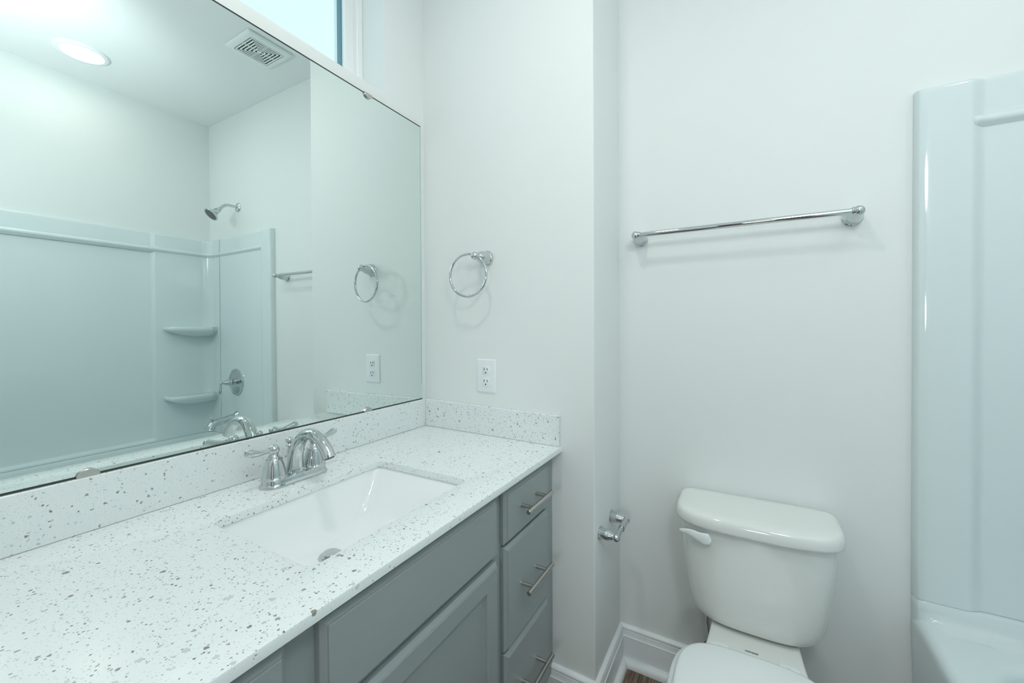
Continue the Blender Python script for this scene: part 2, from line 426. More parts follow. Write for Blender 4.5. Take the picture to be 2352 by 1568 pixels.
tag(obj('backsplash', bm, M['quartz'], smooth=False), 'long speckled quartz backsplash strip directly under the mirror', 'backsplash')
bm = B()
x1 = 0.5535
loft(bm, [[(x, -0.0006, z) for x, z in ((BT+0.0010, H+0.0010), (x1, H+0.0010), (x1, H+0.0925), (BT+0.0010, H+0.0975))],
          [(x, -BT+0.0015, z) for x, z in ((BT+0.0010, H+0.0010), (x1, H+0.0010), (x1, H+0.0925), (BT+0.0010, H+0.0975))],
          [(x, -BT, z) for x, z in ((BT+0.0010, H+0.0010), (x1-0.001, H+0.0010), (x1-0.001, H+0.0912), (BT+0.0010, H+0.0962))]])
skew_end(bm)
tag(obj('backsplash', bm, M['quartz'], smooth=False), 'short speckled quartz side splash under the outlet', 'backsplash')

sink = thing('sink_basin', 'white rectangular undermount sink set in the speckled counter', 'sink', ((SX0+SX1)/2, (SY0+SY1)/2, H-0.16))
bm = B(); ZT = H-CT-0.0006
def sl(x0, x1, y0, y1, r, z): return [(*p, z) for p in rrect(x0, x1, y0, y1, r, 8)]
DX, DY = 0.245, -0.558
g = 0.004
outer = [sl(SX0-0.028, SX1+0.028, SY0-0.028, SY1+0.028, 0.03, ZT-0.012), sl(SX0-0.028, SX1+0.028, SY0-0.028, SY1+0.028, 0.03, ZT),
         sl(SX0-g, SX1+g, SY0-g, SY1+g, 0.020, ZT)]
inner = spline([(SX0-g, SX1+g, SY0-g, SY1+g, 0.020, ZT-0.002), (SX0+0.003, SX1-0.006, SY0+0.012, SY1-0.016, 0.024, H-0.045),
                (SX0+0.010, SX1-0.016, SY0+0.030, SY1-0.038, 0.028, H-0.080), (SX0+0.022, SX1-0.032, SY0+0.055, SY1-0.066, 0.036, H-0.110),
                (SX0+0.034, SX1-0.060, SY0+0.090, SY1-0.105, 0.045, H-0.126), (DX-0.036, DX+0.085, SY0+0.135, SY1-0.145, 0.048, H-0.1345)], 5)
loops = outer + [sl(*q[:5], q[5]) for q in inner] + [sl(DX-0.03, DX+0.03, DY-0.03, DY+0.03, 0.0299, H-0.1375), sl(DX-0.022, DX+0.022, DY-0.022, DY+0.022, 0.0219, H-0.1385)]
loft(bm, loops, cap0=False)
# outside skin so that the bowl has a wall
loft(bm, [outer[0], sl(SX0-0.010, SX1+0.010, SY0-0.010, SY1+0.010, 0.03, ZT-0.014), sl(SX0+0.01, SX1-0.01, SY0+0.04, SY1-0.04, 0.04, H-0.118), sl(SX0+0.05, SX1-0.05, SY0+0.1, SY1-0.1, 0.05, H-0.156)], cap0=False)
obj('bowl', bm, M['sinkw'], sink, ang=radians(50))
dr = B(); lathe(dr, (DX, DY, H-0.1385), (0, 0, 1), [(0, 0.024), (0.0012, 0.0248), (0.003, 0.0235), (0.0026, 0.019), (0.0010, 0.0175), (0.0008, 0.0165)], 40)
drain = obj('drain', dr, M['chrome'], sink); drain['label'] = 'chrome drain flange'
bm = B(); lathe(bm, (DX, DY, H-0.1365), (0, 0, 1), [(-0.002, 0.012), (0.004, 0.0135), (0.0045, 0.0158), (0.006, 0.0165), (0.0075, 0.0155), (0.0082, 0.011), (0.0084, 0.0)], 36)
obj('stopper', bm, M['chrome'], drain)

# ------------------------------------------------------------------ faucet
FX, FY = 0.094, -0.5437
fau = thing('bathroom_faucet', 'chrome two-handle arched faucet behind the sink', 'faucet', (FX, FY, H))
bm = B()
def stad(hl, r, z, nn=14):
    o = []
    for s, a0 in ((1, 0), (-1, pi)):
        for k in range(nn+1):
            a = a0 + pi*k/nn
            o.append((FX + r*cos(a), FY + s*hl + r*sin(a), z))
    return o
def waist(loop, amt):
    return [(FX+(x-FX)*(1-amt*max(0, 1-(abs(y-FY)/0.045)**2)), y, z) for x, y, z in loop]
hl = 0.0475
loft(bm, [waist(stad(hl, 0.0300, H), .10), waist(stad(hl, 0.0305, H+0.002), .10), waist(stad(hl, 0.0300, H+0.0045), .12), waist(stad(hl, 0.0275, H+0.0065), .14),
          waist(stad(hl, 0.0262, H+0.011), .16), waist(stad(hl, 0.0256, H+0.0165), .18), waist(stad(hl, 0.0245, H+0.0185), .18), waist(stad(hl, 0.0215, H+0.0195), .18)])
obj('base_plate', bm, M['chrome'], fau)
for s, ly in ((-1, -0.5920), (1, -0.4955)):
    bm = B()
    lathe(bm, (FX, ly, H+0.0185), (0, 0, 1), [(0, 0.0262), (0.0015, 0.0266), (0.003, 0.0250), (0.008, 0.0242), (0.018, 0.0226), (0.030, 0.0196), (0.038, 0.0172), (0.0405, 0.0160),
          (0.0415, 0.0172), (0.0430, 0.0176), (0.0445, 0.0168), (0.0490, 0.0125), (0.0530, 0.0096), (0.0560, 0.0088), (0.058, 0.0098)], 40)
    hub = obj('handle_hub', bm, M['chrome'], fau)
    bm = B(); ball(bm, (FX, ly, H+0.0830), 0.0118)
    ty = -0.6530 if s < 0 else -0.4330
    y0 = ly + s*0.009
    L = ty - y0
    prof = [(0.0, 0.0050), (0.12, 0.0046), (0.3, 0.0052), (0.5, 0.0068), (0.7, 0.0082), (0.82, 0.0086), (0.90, 0.0084), (0.93, 0.0078), (0.945, 0.0080), (0.98, 0.0066), (1.0, 0.0040), (1.005, 0.0005)]
    path = [(FX + 0.004*t*(-1 if s > 0 else 1), y0 + L*t, H+0.0835 + 0.0080*t - 0.004*sin(pi*t)) for t, r in prof]
    tube(bm, path, [r for t, r in prof], 24)
    obj('lever_handle', bm, M['chrome'], hub)
# spout: wide flat root sweeping up and over to a downturned mouth
ctl = [(0.094, 0.018, 0.0200, 1.12), (0.0945, 0.034, 0.0178, 1.12), (0.0985, 0.058, 0.0158, 1.10), (0.108, 0.083, 0.0146, 1.07), (0.125, 0.103, 0.0136, 1.04), (0.147, 0.1135, 0.0130, 1.02),
       (0.170, 0.1135, 0.0128, 1.0), (0.191, 0.105, 0.0128, 1.0), (0.208, 0.0915, 0.0132, 1.0), (0.2195, 0.0765, 0.0138, 1.0), (0.2235, 0.0690, 0.0140, 1.0)]
sm = spline(ctl, 5)
bm = B(); tube(bm, [(q[0], FY, H+q[1]) for q in sm], [q[2] for q in sm], 32, up=(1, 0, 0))
spo = obj('spout', bm, M['chrome'], fau)
e0, e1 = Vector((sm[-2][0], 0, sm[-2][1])), Vector((sm[-1][0], 0, sm[-1][1])); dd = (e1-e0).normalized()
bm = B(); lathe(bm, Vector((e1.x, FY, H+e1.z)) - dd*0.001, dd, [(0, 0.0110), (0.0022, 0.0108), (0.0022, 0.0090), (0.0015, 0.0088)], 28); obj('aerator', bm, M['nozzle'], spo)['label'] = 'dark aerator'
bm = B(); lathe(bm, (0.0715, FY, H+0.015), (0, 0, 1), [(0, 0.0075), (0.004, 0.006), (0.012, 0.0052), (0.052, 0.0050), (0.054, 0.0035), (0.060, 0.0035), (0.061, 0.0062), (0.063, 0.0074), (0.0655, 0.0064), (0.067, 0.0045)]
          + [(0.0745-0.0082*cos(a), 0.0082*sin(a)) for a in [radians(30)+radians(150)*k/14 for k in range(15)]], 28)
obj('lift_rod', bm, M['chrome'], fau)

# ------------------------------------------------------------------ vanity cabinet
XA, XD = 0.5235, 0.5430
van = thing('vanity_cabinet', 'grey painted vanity cabinet with bar pulls under the speckled counter', 'cabinet', (0.27, -0.57, 0))
ZK = 0.10
bm = B()
CY1, CY0 = -0.0125, -1.130
box(bm, 0.002, XA-0.02, CY0, CY1, ZK, ZK+0.018)                # bottom
box(bm, 0.002, XA-0.02, CY1-0.016, CY1, ZK, H-CT-0.001); box(bm, 0.002, XA-0.02, CY0, CY0+0.016, ZK, H-CT-0.001)
box(bm, 0.002, 0.010, CY0+0.016, CY1-0.016, ZK, H-CT-0.1)
for y0, y1 in ((-0.322, -0.306), (-0.812, -0.796)): box(bm, 0.012, XA-0.02, y0, y1, ZK+0.018, H-CT-0.16)
box(bm, 0.05, XA-0.075, CY0, CY1, 0, ZK)                       # toe kick
obj('carcass', bm, M['paintgrey'], van, smooth=False)
bm = B()
for y0, y1 in ((-0.0745-0.012, CY1), (-0.350, -0.296), (-0.834, -0.770), (CY0, -1.058+0.012)): box(bm, XA-0.019, XA, y0, y1, ZK, H-CT-0.001)
YS = ((-0.296, -0.0865), (-0.770, -0.350), (-1.046, -0.834))
for y0, y1 in YS: box(bm, XA-0.019, XA, y0, y1, H-0.056, H-CT-0.001); box(bm, XA-0.019, XA, y0, y1, ZK, ZK+0.03)
for z0, z1 in ((H-0.180, H-0.154), (H-0.440, H-0.414)):
    for y0, y1 in (YS[0], YS[2]): box(bm, XA-0.019, XA, y0, y1, z0, z1)
box(bm, XA-0.019, XA, *YS[1], H-0.198, H-0.154)
obj('face_frame', bm, M['paintgrey'], van, smooth=False)
def slab(bm, y0, y1, z0, z1):
    def lp(d, x): return [(x, y0+d, z0+d), (x, y1-d, z0+d), (x, y1-d, z1-d), (x, y0+d, z1-d)]
    return [lp(0, XA+0.0006), lp(0, XA+0.0100), lp(0.0012, XA+0.0114), lp(0.0075, XA+0.0165), lp(0.0082, XD-0.0006), lp(0.0094, XD)]
def pull(parent, yc, zc):
    bm = B()
    y0, y1 = yc-0.0685, yc+0.0685
    lathe(bm, (0.578, y0, zc), (0, 1, 0), [(0, 0.0052), (0.0008, 0.006), (0.1362, 0.006), (0.137, 0.0052)], 24)
    for y in (yc-0.0395, yc+0.0395): lathe(bm, (XD-0.0005, y, zc), (1, 0, 0), [(0, 0.0052), (0.004, 0.0050), (0.034, 0.0048)], 20)
    o = obj('bar_pull', bm, M['nickel'], parent); o['label'] = 'brushed nickel bar pull'
for y0, y1, yc in ((-0.3085, -0.0745, -0.1950), (-1.058, -0.8225, -0.9400)):
    for z0, z1, zp in ((H-0.1625, H-0.0355, H-0.0925), (H-0.4225, H-0.1700, H-0.2920), (0.125, H-0.4290, H-0.5430)):
        bm = B(); loft(bm, slab(bm, y0, y1, z0, z1))
        o = obj('drawer', bm, M['paintgrey'], van, ang=radians(20)); pull(o, yc, zp)
bm = B(); loft(bm, slab(bm, -0.7765, -0.3420, H-0.1680, H-0.0365)); obj('false_front', bm, M['paintgrey'], van, ang=radians(20))
bm = B()
y0, y1, z0, z1 = -0.7765, -0.3410, 0.125, H-0.1825
lo = slab(bm, y0, y1, z0, z1)
def lp(d, x): return [(x, y0+d, z0+d), (x, y1-d, z0+d), (x, y1-d, z1-d), (x, y0+d, z1-d)]
loft(bm, lo + [lp(0.0450, XD), lp(0.0470, XD-0.0015), lp(0.0480, XD-0.0060), lp(0.0530, XD-0.0066), lp(0.0545, XD-0.0100)])
door = obj('door', bm, M['paintgrey'], van, ang=radians(20))
bm = B()
lathe(bm, (0.578, -0.735, H-0.36), (0, 0, 1), [(0, 0.0052), (0.0008, 0.006), (0.1362, 0.006), (0.137, 0.0052)], 24)
for z in (H-0.331, H-0.252): lathe(bm, (XD-0.0005, -0.735, z), (1, 0, 0), [(0, 0.0052), (0.004, 0.0050), (0.034, 0.0048)], 20)
obj('bar_pull', bm, M['nickel'], door)['label'] = 'brushed nickel bar pull'

# ------------------------------------------------------------------ outlet on the end wall
PX, PZ, PW, PH = 0.2429, H+0.1399, 0.0768, 0.113
out_ = thing('wall_outlet', 'white duplex outlet plate on the wall above the side splash', 'outlet', (PX+PW/2, E_Y(PX), PZ))
bm = B()
loft(bm, [[(p[0], -0.0002, p[1]) for p in rrect(PX, PX+PW, PZ, PZ+PH, 0.004, 4)], [(p[0], -0.0026, p[1]) for p in rrect(PX, PX+PW, PZ, PZ+PH, 0.004, 4)],
          [(p[0], -0.0052, p[1]) for p in rrect(PX+0.003, PX+PW-0.003, PZ+0.003, PZ+PH-0.003, 0.004, 4)], [(p[0], -0.0056, p[1]) for p in rrect(PX+0.005, PX+PW-0.005, PZ+0.005, PZ+PH-0.005, 0.003, 4)]])
skew_end(bm); obj('cover_plate', bm, M['plate'], out_)
cx = PX+PW/2
def recept(zc):
    bm = B(); n = 40; pts = []
    for k in range(n):
        a = 2*pi*k/n; r = 0.0172
        pts.append((cx + max(-0.0142, min(0.0142, r*cos(a)*0.98)), zc + max(-0.0142, min(0.0142, r*sin(a)))))
    sc = lambda f: [(cx+(p[0]-cx)*f, zc+(p[1]-zc)*f) for p in pts]
    loft(bm, [[(p[0], -0.004, p[1]) for p in sc(1)], [(p[0], -0.0068, p[1]) for p in sc(1)], [(p[0], -0.0074, p[1]) for p in sc(0.95)]])
    for dx, hh in ((-0.0064, 0.0046), (0.0064, 0.0038)): box(bm, cx+dx-0.0012, cx+dx+0.0012, -0.0077, -0.0070, zc+0.0035-hh, zc+0.0035+hh, mi=1)
    lathe(bm, (cx, -0.0070, zc-0.0082), (0, -1, 0), [(0, 0.0026), (0.0007, 0.0026)], 16, mi=1)
    skew_end(bm); obj('receptacle', bm, [M['seat'], M['darkmetal']], out_)
recept(PZ+PH/2+0.0195); recept(PZ+PH/2-0.0195)
bm = B(); lathe(bm, (cx, -0.0052, PZ+PH/2), (0, -1, 0), [(0, 0.003), (0.0008, 0.003), (0.0013, 0.002), (0.0013, 0.0002)], 16); skew_end(bm)
obj('plate_screw', bm, M['plate'], out_)

# ------------------------------------------------------------------ towel ring
BELL = [(0, 0.0238), (0.0022, 0.0244), (0.0045, 0.0240), (0.0055, 0.0222), (0.0075, 0.0212), (0.018, 0.0208), (0.028, 0.0196), (0.036, 0.0172), (0.044, 0.0136), (0.050, 0.0108), (0.0535, 0.0096)]
RX, RZ = 0.287, H+0.5905
tr_ = thing('towel_ring', 'chrome towel ring on the wall above the outlet', 'towel ring', (RX, E_Y(RX), RZ-0.135))
bm = B(); lathe(bm, (RX, -0.0003, RZ), (-0.18, -1, 0), BELL, 36)
pc = Vector((RX, -0.0003, RZ)) + Vector((-0.18, -1, 0)).normalized()*0.059
ball(bm, pc, 0.0128, 16); skew_end(bm); obj('wall_post', bm, M['chrome'], tr_)
bm = B(); rr = 0.0690
ca = Vector((1, 0.10, 0)).normalized(); cc = Vector((0.2490, pc.y-0.001, H+0.5290)); n = 72
loops = []
for k in range(n):
    a = 2*pi*k/n; rad = ca*cos(a) + Vector((0, 0, 1))*sin(a); nz_ = ca.cross(Vector((0, 0, 1)))
    loops.append([cc + rad*(rr + 0.0040*cos(b)) + nz_*0.0040*sin(b) for b in [2*pi*j/14 for j in range(14)]])
loops.append(loops[0]); loft(bm, loops, cap0=False, cap1=False); skew_end(bm); obj('ring', bm, M['chrome'], tr_)

# ------------------------------------------------------------------ towel bar on the toilet wall
TX0, TX1, TZ, TO = 0.7340, 1.2985, H+0.6530, 0.0710
tb = thing('towel_bar', 'long chrome towel bar on the wall above the toilet', 'towel bar', ((TX0+TX1)/2, D, TZ-0.024))
for x, s in ((TX0, 1), (TX1, -1)):
    bm = B(); lathe(bm, (x, D-0.0003, TZ), (0, -1, 0), [(t*1.12, r) for t, r in BELL] + [(0.066, 0.0098)], 36); ball(bm, (x, D-TO, TZ), 0.0132, 16)
    lathe(bm, (x, D-TO, TZ), (s, 0, 0), [(0, 0.0112), (0.013, 0.0108), (0.0145, 0.0098), (0.0145, 0.008)], 28)
    obj('bracket', bm, M['chrome'], tb)
bm = B(); lathe(bm, (TX0+0.008, D-TO, TZ), (1, 0, 0), [(0, 0.0078), (TX1-TX0-0.016, 0.0078)], 28); obj('bar', bm, M['chrome'], tb)

# ------------------------------------------------------------------ paper holder on the short return wall
tp = thing('toilet_paper_holder', 'chrome two-post paper holder on the return wall beside the toilet', 'paper holder', (JOG, 0.088, H-0.28))
zt = H-0.2560
BELLT = [(0, 0.0192), (0.002, 0.0198), (0.004, 0.0192), (0.005, 0.0172), (0.008, 0.0166), (0.020, 0.0162), (0.028, 0.0150), (0.036, 0.0120), (0.042, 0.0098), (0.046, 0.0094)]
tips = []
for y, dz in ((0.0290, 0), (0.1440, 0.002)):
    bm = B(); ax = Vector((1, -0.12, 0.0)).normalized()
    lathe(bm, (JOG+0.0002, y, zt+dz), ax, BELLT, 36); t = Vector((JOG, y, zt+dz)) + ax*0.052
    ball(bm, t, 0.0115, 16); tips.append(t); obj('post', bm, M['chrome'], tp)
d_ = (tips[1]-tips[0]); L = d_.length
bm = B(); lathe(bm, tips[0], d_, [(0.004, 0.0072), (L*0.50, 0.0072)], 28); lathe(bm, tips[0], d_, [(L*0.5-0.0005, 0.0080), (L*0.5, 0.0098), (L-0.003, 0.0100)], 28)
obj('roller', bm, M['chrome'], tp)

# ------------------------------------------------------------------ bathtub and shower surround
YT0 = -1.285                    # far end of the alcove
ZS, ZSE, ZTOP = H-0.372, H-0.3275, H+0.9480
XA_ = 1.4195                    # apron
PO = 0.028                      # surround face off the wall
# plan of the wall panels: (surface x, y, wall x, y, recess weight back, recess dir)
def arc(cx, cy, r, a0, a1, n): return [(cx+r*cos(a0+(a1-a0)*k/n), cy+r*sin(a0+(a1-a0)*k/n)) for k in range(n+1)]
yb = D-PO; xb = WX-PO
def sstep(t): t = min(1, max(0, t)); return t*t*(3-2*t)
end_plan = []
for x in [1.4205, 1.4210, 1.4222, 1.4245, 1.4275]:
    t = (x-1.4205)/0.0070
    end_plan.append((x, D-0.0005-(PO-0.0005)*math.sqrt(max(0, 1-(1-t)**2))))
XR0, XR1, RD = 1.514, 1.548, 0.015
for k in range(4): end_plan.append((1.4275+(XR0-1.4275)*(k+1)/4, yb))
for k in range(10): end_plan.append((XR0+(XR1-XR0)*(k+1)/10, yb+RD*sstep((k+1)/10)))
ybi = yb+RD
for k in range(6): end_plan.append((XR1+(2.045-XR1)*(k+1)/6, ybi))
RC = 0.055
corner = [(2.040, ybi-0.0015), (2.060, ybi-0.0015)] + arc(xb-RC, ybi-0.0015-RC, RC, pi/2, 0, 12)
def back_line(ya, yz):
    pts = []
    Y1, Y2 = -0.050, -0.069; BR = 0.010
    pts += [(xb, ya+(Y1-ya)*k/4) for k in range(1, 5)]
    pts += [(xb, Y1+(Y2-Y1)*k/8, sstep(k/8)) for k in range(1, 9)]
    pts += [(xb, Y2+(-0.955-Y2)*k/6, 1.0) for k in range(1, 7)]
    pts += [(xb, -0.955+(-0.03)*k/8, 1-sstep(k/8)) for k in range(1, 9)]
    pts += [(xb, -0.985+(yz+0.985)*k/4) for k in range(1, 5)]
    return pts
far_y = YT0+PO
back_plan = corner + back_line(corner[-1][1], far_y+RC) + arc(xb-RC, far_y+RC, RC, 0, -pi/2, 12)[1:] + [(2.040, far_y)]
far_plan = [(2.045, far_y), (1.9, far_y), (1.7, far_y), (1.5, far_y), (1.433, far_y)] + [(1.433-0.0125*t, YT0+0.0005+(PO-0.0005)*math.sqrt(max(0, 1-t*t))) for t in (.3, .6, .85, .96, 1.0)]
def panel(bm, plan, z0, wall, rec=0.0):
    """rows of the plan from the seam to the rounded top lip; rec recesses the weighted middle of the back"""
    zl = [(z0, 0.0, None), (z0+0.0004, 0.985, None), (z0+0.003, 1, None)] + [(H-0.322+0.020*k/6, 1, k/6) for k in range(7)] + [(H-0.2+0.09*k, 1, 1) for k in range(12)] + \
         [(ZTOP-0.012, 1, 1), (ZTOP-0.005, 0.97, 1), (ZTOP-0.0015, 0.88, 1), (ZTOP, 0.72, 1), (ZTOP, 0.0, 1)]
    loops = []
    for z, f, rw in zl:
        row = []
        for q in plan:
            x, y = q[0], q[1]; wgt = q[2] if len(q) > 2 else 0
            if wgt and rec: x = x + rec*wgt*sstep(rw if rw is not None else 0)
            wx, wy = wall(x, y)
            row.append((wx+(x-wx)*f, wy+(y-wy)*f, z))
        loops.append(row)
    loft(bm, loops, close=False)
sur = thing('shower_surround', 'glossy white three-piece shower wall surround above the tub', 'shower surround', (1.8, D, ZSE))
bm = B(); panel(bm, end_plan, ZSE, lambda x, y: (x, D-0.0005)); obj('end_panel', bm, M['acrylic'], sur, ang=radians(60))
def wb(x, y):
    if x > xb-0.001: return (WX-0.0005+0*y, y)
    if y > -0.5: return (min(WX-0.0005, x+0.0), D-0.0005) if x < xb-RC else (WX-0.0005, D-0.0005)
    return (x, YT0+0.0005) if x < xb-RC else (WX-0.0005, YT0+0.0005)
bm = B(); panel(bm, back_plan, ZSE, wb, 0.014); skew_right(bm); obj('back_panel', bm, M['acrylic'], sur, ang=radians(60))
bm = B(); panel(bm, far_plan, ZSE, lambda x, y: (x, YT0+0.0005)); obj('end_panel', bm, M['acrylic'], sur, ang=radians(60))
# towel ledge: a bullnose running round the end and back panels
def ledge(path, taper0=0, taper1=0, name='ledge'):
    bm = B(); loops = []; n = len(path)
    for i, (x, y) in enumerate(path):
        a = Vector(path[max(i-1, 0)]); b = Vector(path[min(i+1, n-1)]); t = (b-a).normalized(); nn = Vector((t.y, -t.x))
        s = 1.0
        if taper0: s = min(s, math.sqrt(max(0.0004, 1-(1-min(1, i/taper0))**2)))
        if taper1: s = min(s, math.sqrt(max(0.0004, 1-(1-min(1, (n-1-i)/taper1))**2)))
        prof = [(-0.004, 0.016), (0.000, 0.0145), (0.005, 0.0120), (0.0095, 0.0075), (0.0115, 0.002), (0.0108, -0.003), (0.008, -0.007), (0.0035, -0.0105), (0.0005, -0.015), (-0.004, -0.019)]
        loops.append([(x+nn.x*(o*s if o > 0 else o), y+nn.y*(o*s if o > 0 else o), H+0.846+h*(0.35+0.65*s)) for o, h in prof])
    loft(bm, loops)
    return bm
pth = [(1.520+0.004*k, yb+RD*sstep((0.006+0.004*k)/0.034)) for k in range(9)] + [(1.556+(2.042-1.556)*k/8, ybi) for k in range(9)]
bm = ledge(pth, taper0=7); obj('ledge', bm, M['acrylic'], sur, ang=radians(60))
cp = [(q[0], q[1]) for q in corner] + [(xb, corner[-1][1]+(-1.16-corner[-1][1])*k/20) for k in range(1, 21)]
bm = ledge(cp, taper1=1); skew_right(bm); obj('ledge', bm, M['acrylic'], sur, ang=radians(60))
def shelf(zt, th=0.026):
    pts = [(xb+0.004, -0.017)] + arc(2.100, 0.022, 0.036, -pi/2-0.1, -pi+0.25, 8) + [(2.0605, 0.09), (2.0560, 0.16)] + arc(2.072, 0.196, 0.016, pi, pi/2+0.2, 4) + [(2.075, ybi+0.004), (xb-0.01, ybi+0.004), (xb+0.004, ybi-0.01)]
    c = Vector((2.13, 0.15))
    def sc(f): return [(c.x+(p[0]-c.x)*f if p[0] < 2.13 else p[0], c.y+(p[1]-c.y)*f if p[1] < 0.2 else p[1]) for p in pts]
    bm = B()
    loft(bm, [[(*p, zt-0.062) for p in sc(0.25)], [(*p, zt-0.048) for p in sc(0.62)], [(*p, zt-0.036) for p in sc(0.86)], [(*p, zt-th) for p in sc(0.95)], [(*p, zt-th+0.004) for p in sc(0.985)],
              [(*p, zt-0.012) for p in sc(1.0)], [(*p, zt-0.004) for p in sc(0.985)], [(*p, zt) for p in sc(0.95)], [(*p, zt-0.0005) for p in sc(0.90)], [(*p, zt-0.003) for p in sc(0.85)]])
    skew_right(bm); obj('corner_shelf', bm, M['acrylic'], sur, ang=radians(60))
shelf(H+0.367); shelf(H-0.068)

tub = thing('bathtub', 'white alcove bathtub under the shower surround', 'bathtub', (1.8, -0.52, 0))
bm = B()
BX0, BX1, BY0, BY1 = 1.512, 2.075, -1.12, 0.128
def tl(x0, x1, y0, y1, r, z): return [(*p, z) for p in rrect(x0, x1, y0, y1, r, 10)]
X1, Y0_, Y1_ = WX-0.004, YT0+0.002, D-0.002
loops = [tl(XA_+0.012, X1, Y0_, Y1_, 0.002, 0.001), tl(XA_+0.010, X1, Y0_, Y1_, 0.002, 0.06), tl(XA_+0.003, X1, Y0_, Y1_, 0.002, 0.30), tl(XA_, X1, Y0_, Y1_, 0.002, ZS-0.030)]
loops += [tl(XA_+0.022-0.022*cos(a), X1, Y0_, Y1_, 0.002, ZS-0.022+0.022*sin(a)-0.002) for a in [pi/2*k/6 for k in range(1, 7)]]
loops += [tl(BX0-0.022, BX1+0.022, BY0-0.022, BY1+0.022, 0.11, ZS-0.001)]
loops += [tl(BX0-0.022*(1-sin(a)), BX1+0.022*(1-sin(a)), BY0-0.022*(1-sin(a)), BY1+0.022*(1-sin(a)), 0.11-0.01*sin(a), ZS-0.001-0.022*(1-cos(a))) for a in [pi/2*k/6 for k in range(1, 7)]]
loops += [tl(BX0+0.02, BX1-0.02, BY0+0.06, BY1-0.02, 0.10, ZS-0.16), tl(BX0+0.05, BX1-0.05, BY0+0.14, BY1-0.05, 0.09, ZS-0.28), tl(BX0+0.09, BX1-0.09, BY0+0.20, BY1-0.09, 0.08, ZS-0.325),
          tl(BX0+0.15, BX1-0.15, BY0+0.28, BY1-0.16, 0.06, ZS-0.335)]
loft(bm, loops)
# upstand behind the deck, following the panels
up_plan = [(q[0], q[1]) for q in end_plan[:9]] + [(1.6, yb), (1.8, yb), (2.0, yb)] + arc(xb-RC-0.004, yb-RC, RC, pi/2, 0, 10) + [(xb-0.004, y) for y in (-0.1, -0.4, -0.8, -1.1)] + arc(xb-RC-0.004, far_y+0.004+RC, RC, 0, -pi/2, 10) + [(1.8, far_y+0.004), (1.433, far_y+0.004)]
lps = []
nU = len(up_plan)
for i, (x, y) in enumerate(up_plan):
    a = Vector(up_plan[max(i-1, 0)]); b = Vector(up_plan[min(i+1, nU-1)]); t = (b-a).normalized(); nn = Vector((t.y, -t.x))
    sc_ = min(1, max(0.05, (x-1.4205)/0.03)) if y > 0 else 1
    lps.append([(max(x+nn.x*o*(sc_ if o > 0 else 1), XA_+0.0012), y+nn.y*o*(sc_ if o > 0 else 1), z - (0.026*(1-sc_) if o > 0.002 else 0)) for o, z in ((-0.026, ZSE-0.0006), (-0.002, ZSE-0.0006), (0.0, ZSE-0.003), (0.001, ZS+0.022), (0.004, ZS+0.010), (0.010, ZS+0.003), (0.022, ZS-0.0003), (0.040, ZS-0.0012), (0.046, ZS-0.004))])
loft(bm, lps, close=False)
skew_right(bm)
obj('tub_shell', bm, M['acrylic'], tub, ang=radians(50))
bm = B(); lathe(bm, (1.842, BY1-0.024, ZS-0.085), (0, -1, 0.10), [(0, 0.036), (0.003, 0.037), (0.006, 0.034), (0.009, 0.024), (0.010, 0.0)], 36); obj('overflow_plate', bm, M['chrome'], tub)['label'] = 'chrome overflow plate'

# ------------------------------------------------------------------ shower fittings
XS = 1.828
sh = thing('shower_fixture', 'chrome shower head on a bent arm above the surround', 'shower head', (XS, D, H+1.03))
bm = B(); lathe(bm, (XS, D-0.0003, H+1.131), (0, -1, 0), [(0, 0.0300), (0.002, 0.0305), (0.005, 0.028), (0.009, 0.020), (0.011, 0.012), (0.012, 0.009)], 36); obj('flange', bm, M['chrome'], sh)
ap = spline([(D-0.002, 1.131), (D-0.035, 1.1325), (D-0.062, 1.1300), (D-0.082, 1.118), (D-0.098, 1.1010), (D-0.108, 1.0900)], 6)
bm = B(); tube(bm, [(XS, y, H+z) for y, z in ap], 0.0085, 24); obj('arm', bm, M['chrome'], sh)
hd = Vector((0, -0.72, -0.70)).normalized(); hp = Vector((XS, D-0.100, H+1.0980))
bm = B(); lathe(bm, hp, hd, [(0, 0.0095), (0.002, 0.0125), (0.010, 0.0130), (0.013, 0.0105), (0.016, 0.0160), (0.030, 0.0170), (0.038, 0.0190), (0.046, 0.0230), (0.058, 0.0345), (0.064, 0.0405), (0.068, 0.0415), (0.071, 0.0405), (0.071, 0.036)], 40)
head = obj('spray_head', bm, M['chrome'], sh)
bm = B(); lathe(bm, hp, hd, [(0.0700, 0.0355), (0.0712, 0.0350), (0.0720, 0.0300), (0.0724, 0.0)], 36); obj('nozzle_face', bm, M['nozzle'], head)['label'] = 'dark nozzle face'

vz = H+0.0135; vy = ybi
va = thing('shower_valve', 'round chrome shower valve with a small lever on the end panel', 'shower valve', (XS+0.014, vy, vz-0.09))
xv = XS+0.014
bm = B(); lathe(bm, (xv, vy, vz), (0, -1, 0), [(0, 0.0820), (0.002, 0.0835), (0.006, 0.0825), (0.0085, 0.0780), (0.0085, 0.0735), (0.0065, 0.0710), (0.0072, 0.064), (0.010, 0.045), (0.013, 0.028), (0.014, 0.020)], 56); obj('escutcheon', bm, M['chrome'], va)
bm = B(); lathe(bm, (xv, vy-0.012, vz), (0, -1, 0), [(0, 0.018), (0.020, 0.0175), (0.021, 0.0205), (0.024, 0.0215), (0.027, 0.0205), (0.036, 0.0190), (0.046, 0.0160), (0.058, 0.0110), (0.066, 0.0078), (0.070, 0.0072)], 32)
ball(bm, (xv, vy-0.088, vz), 0.0098, 14)
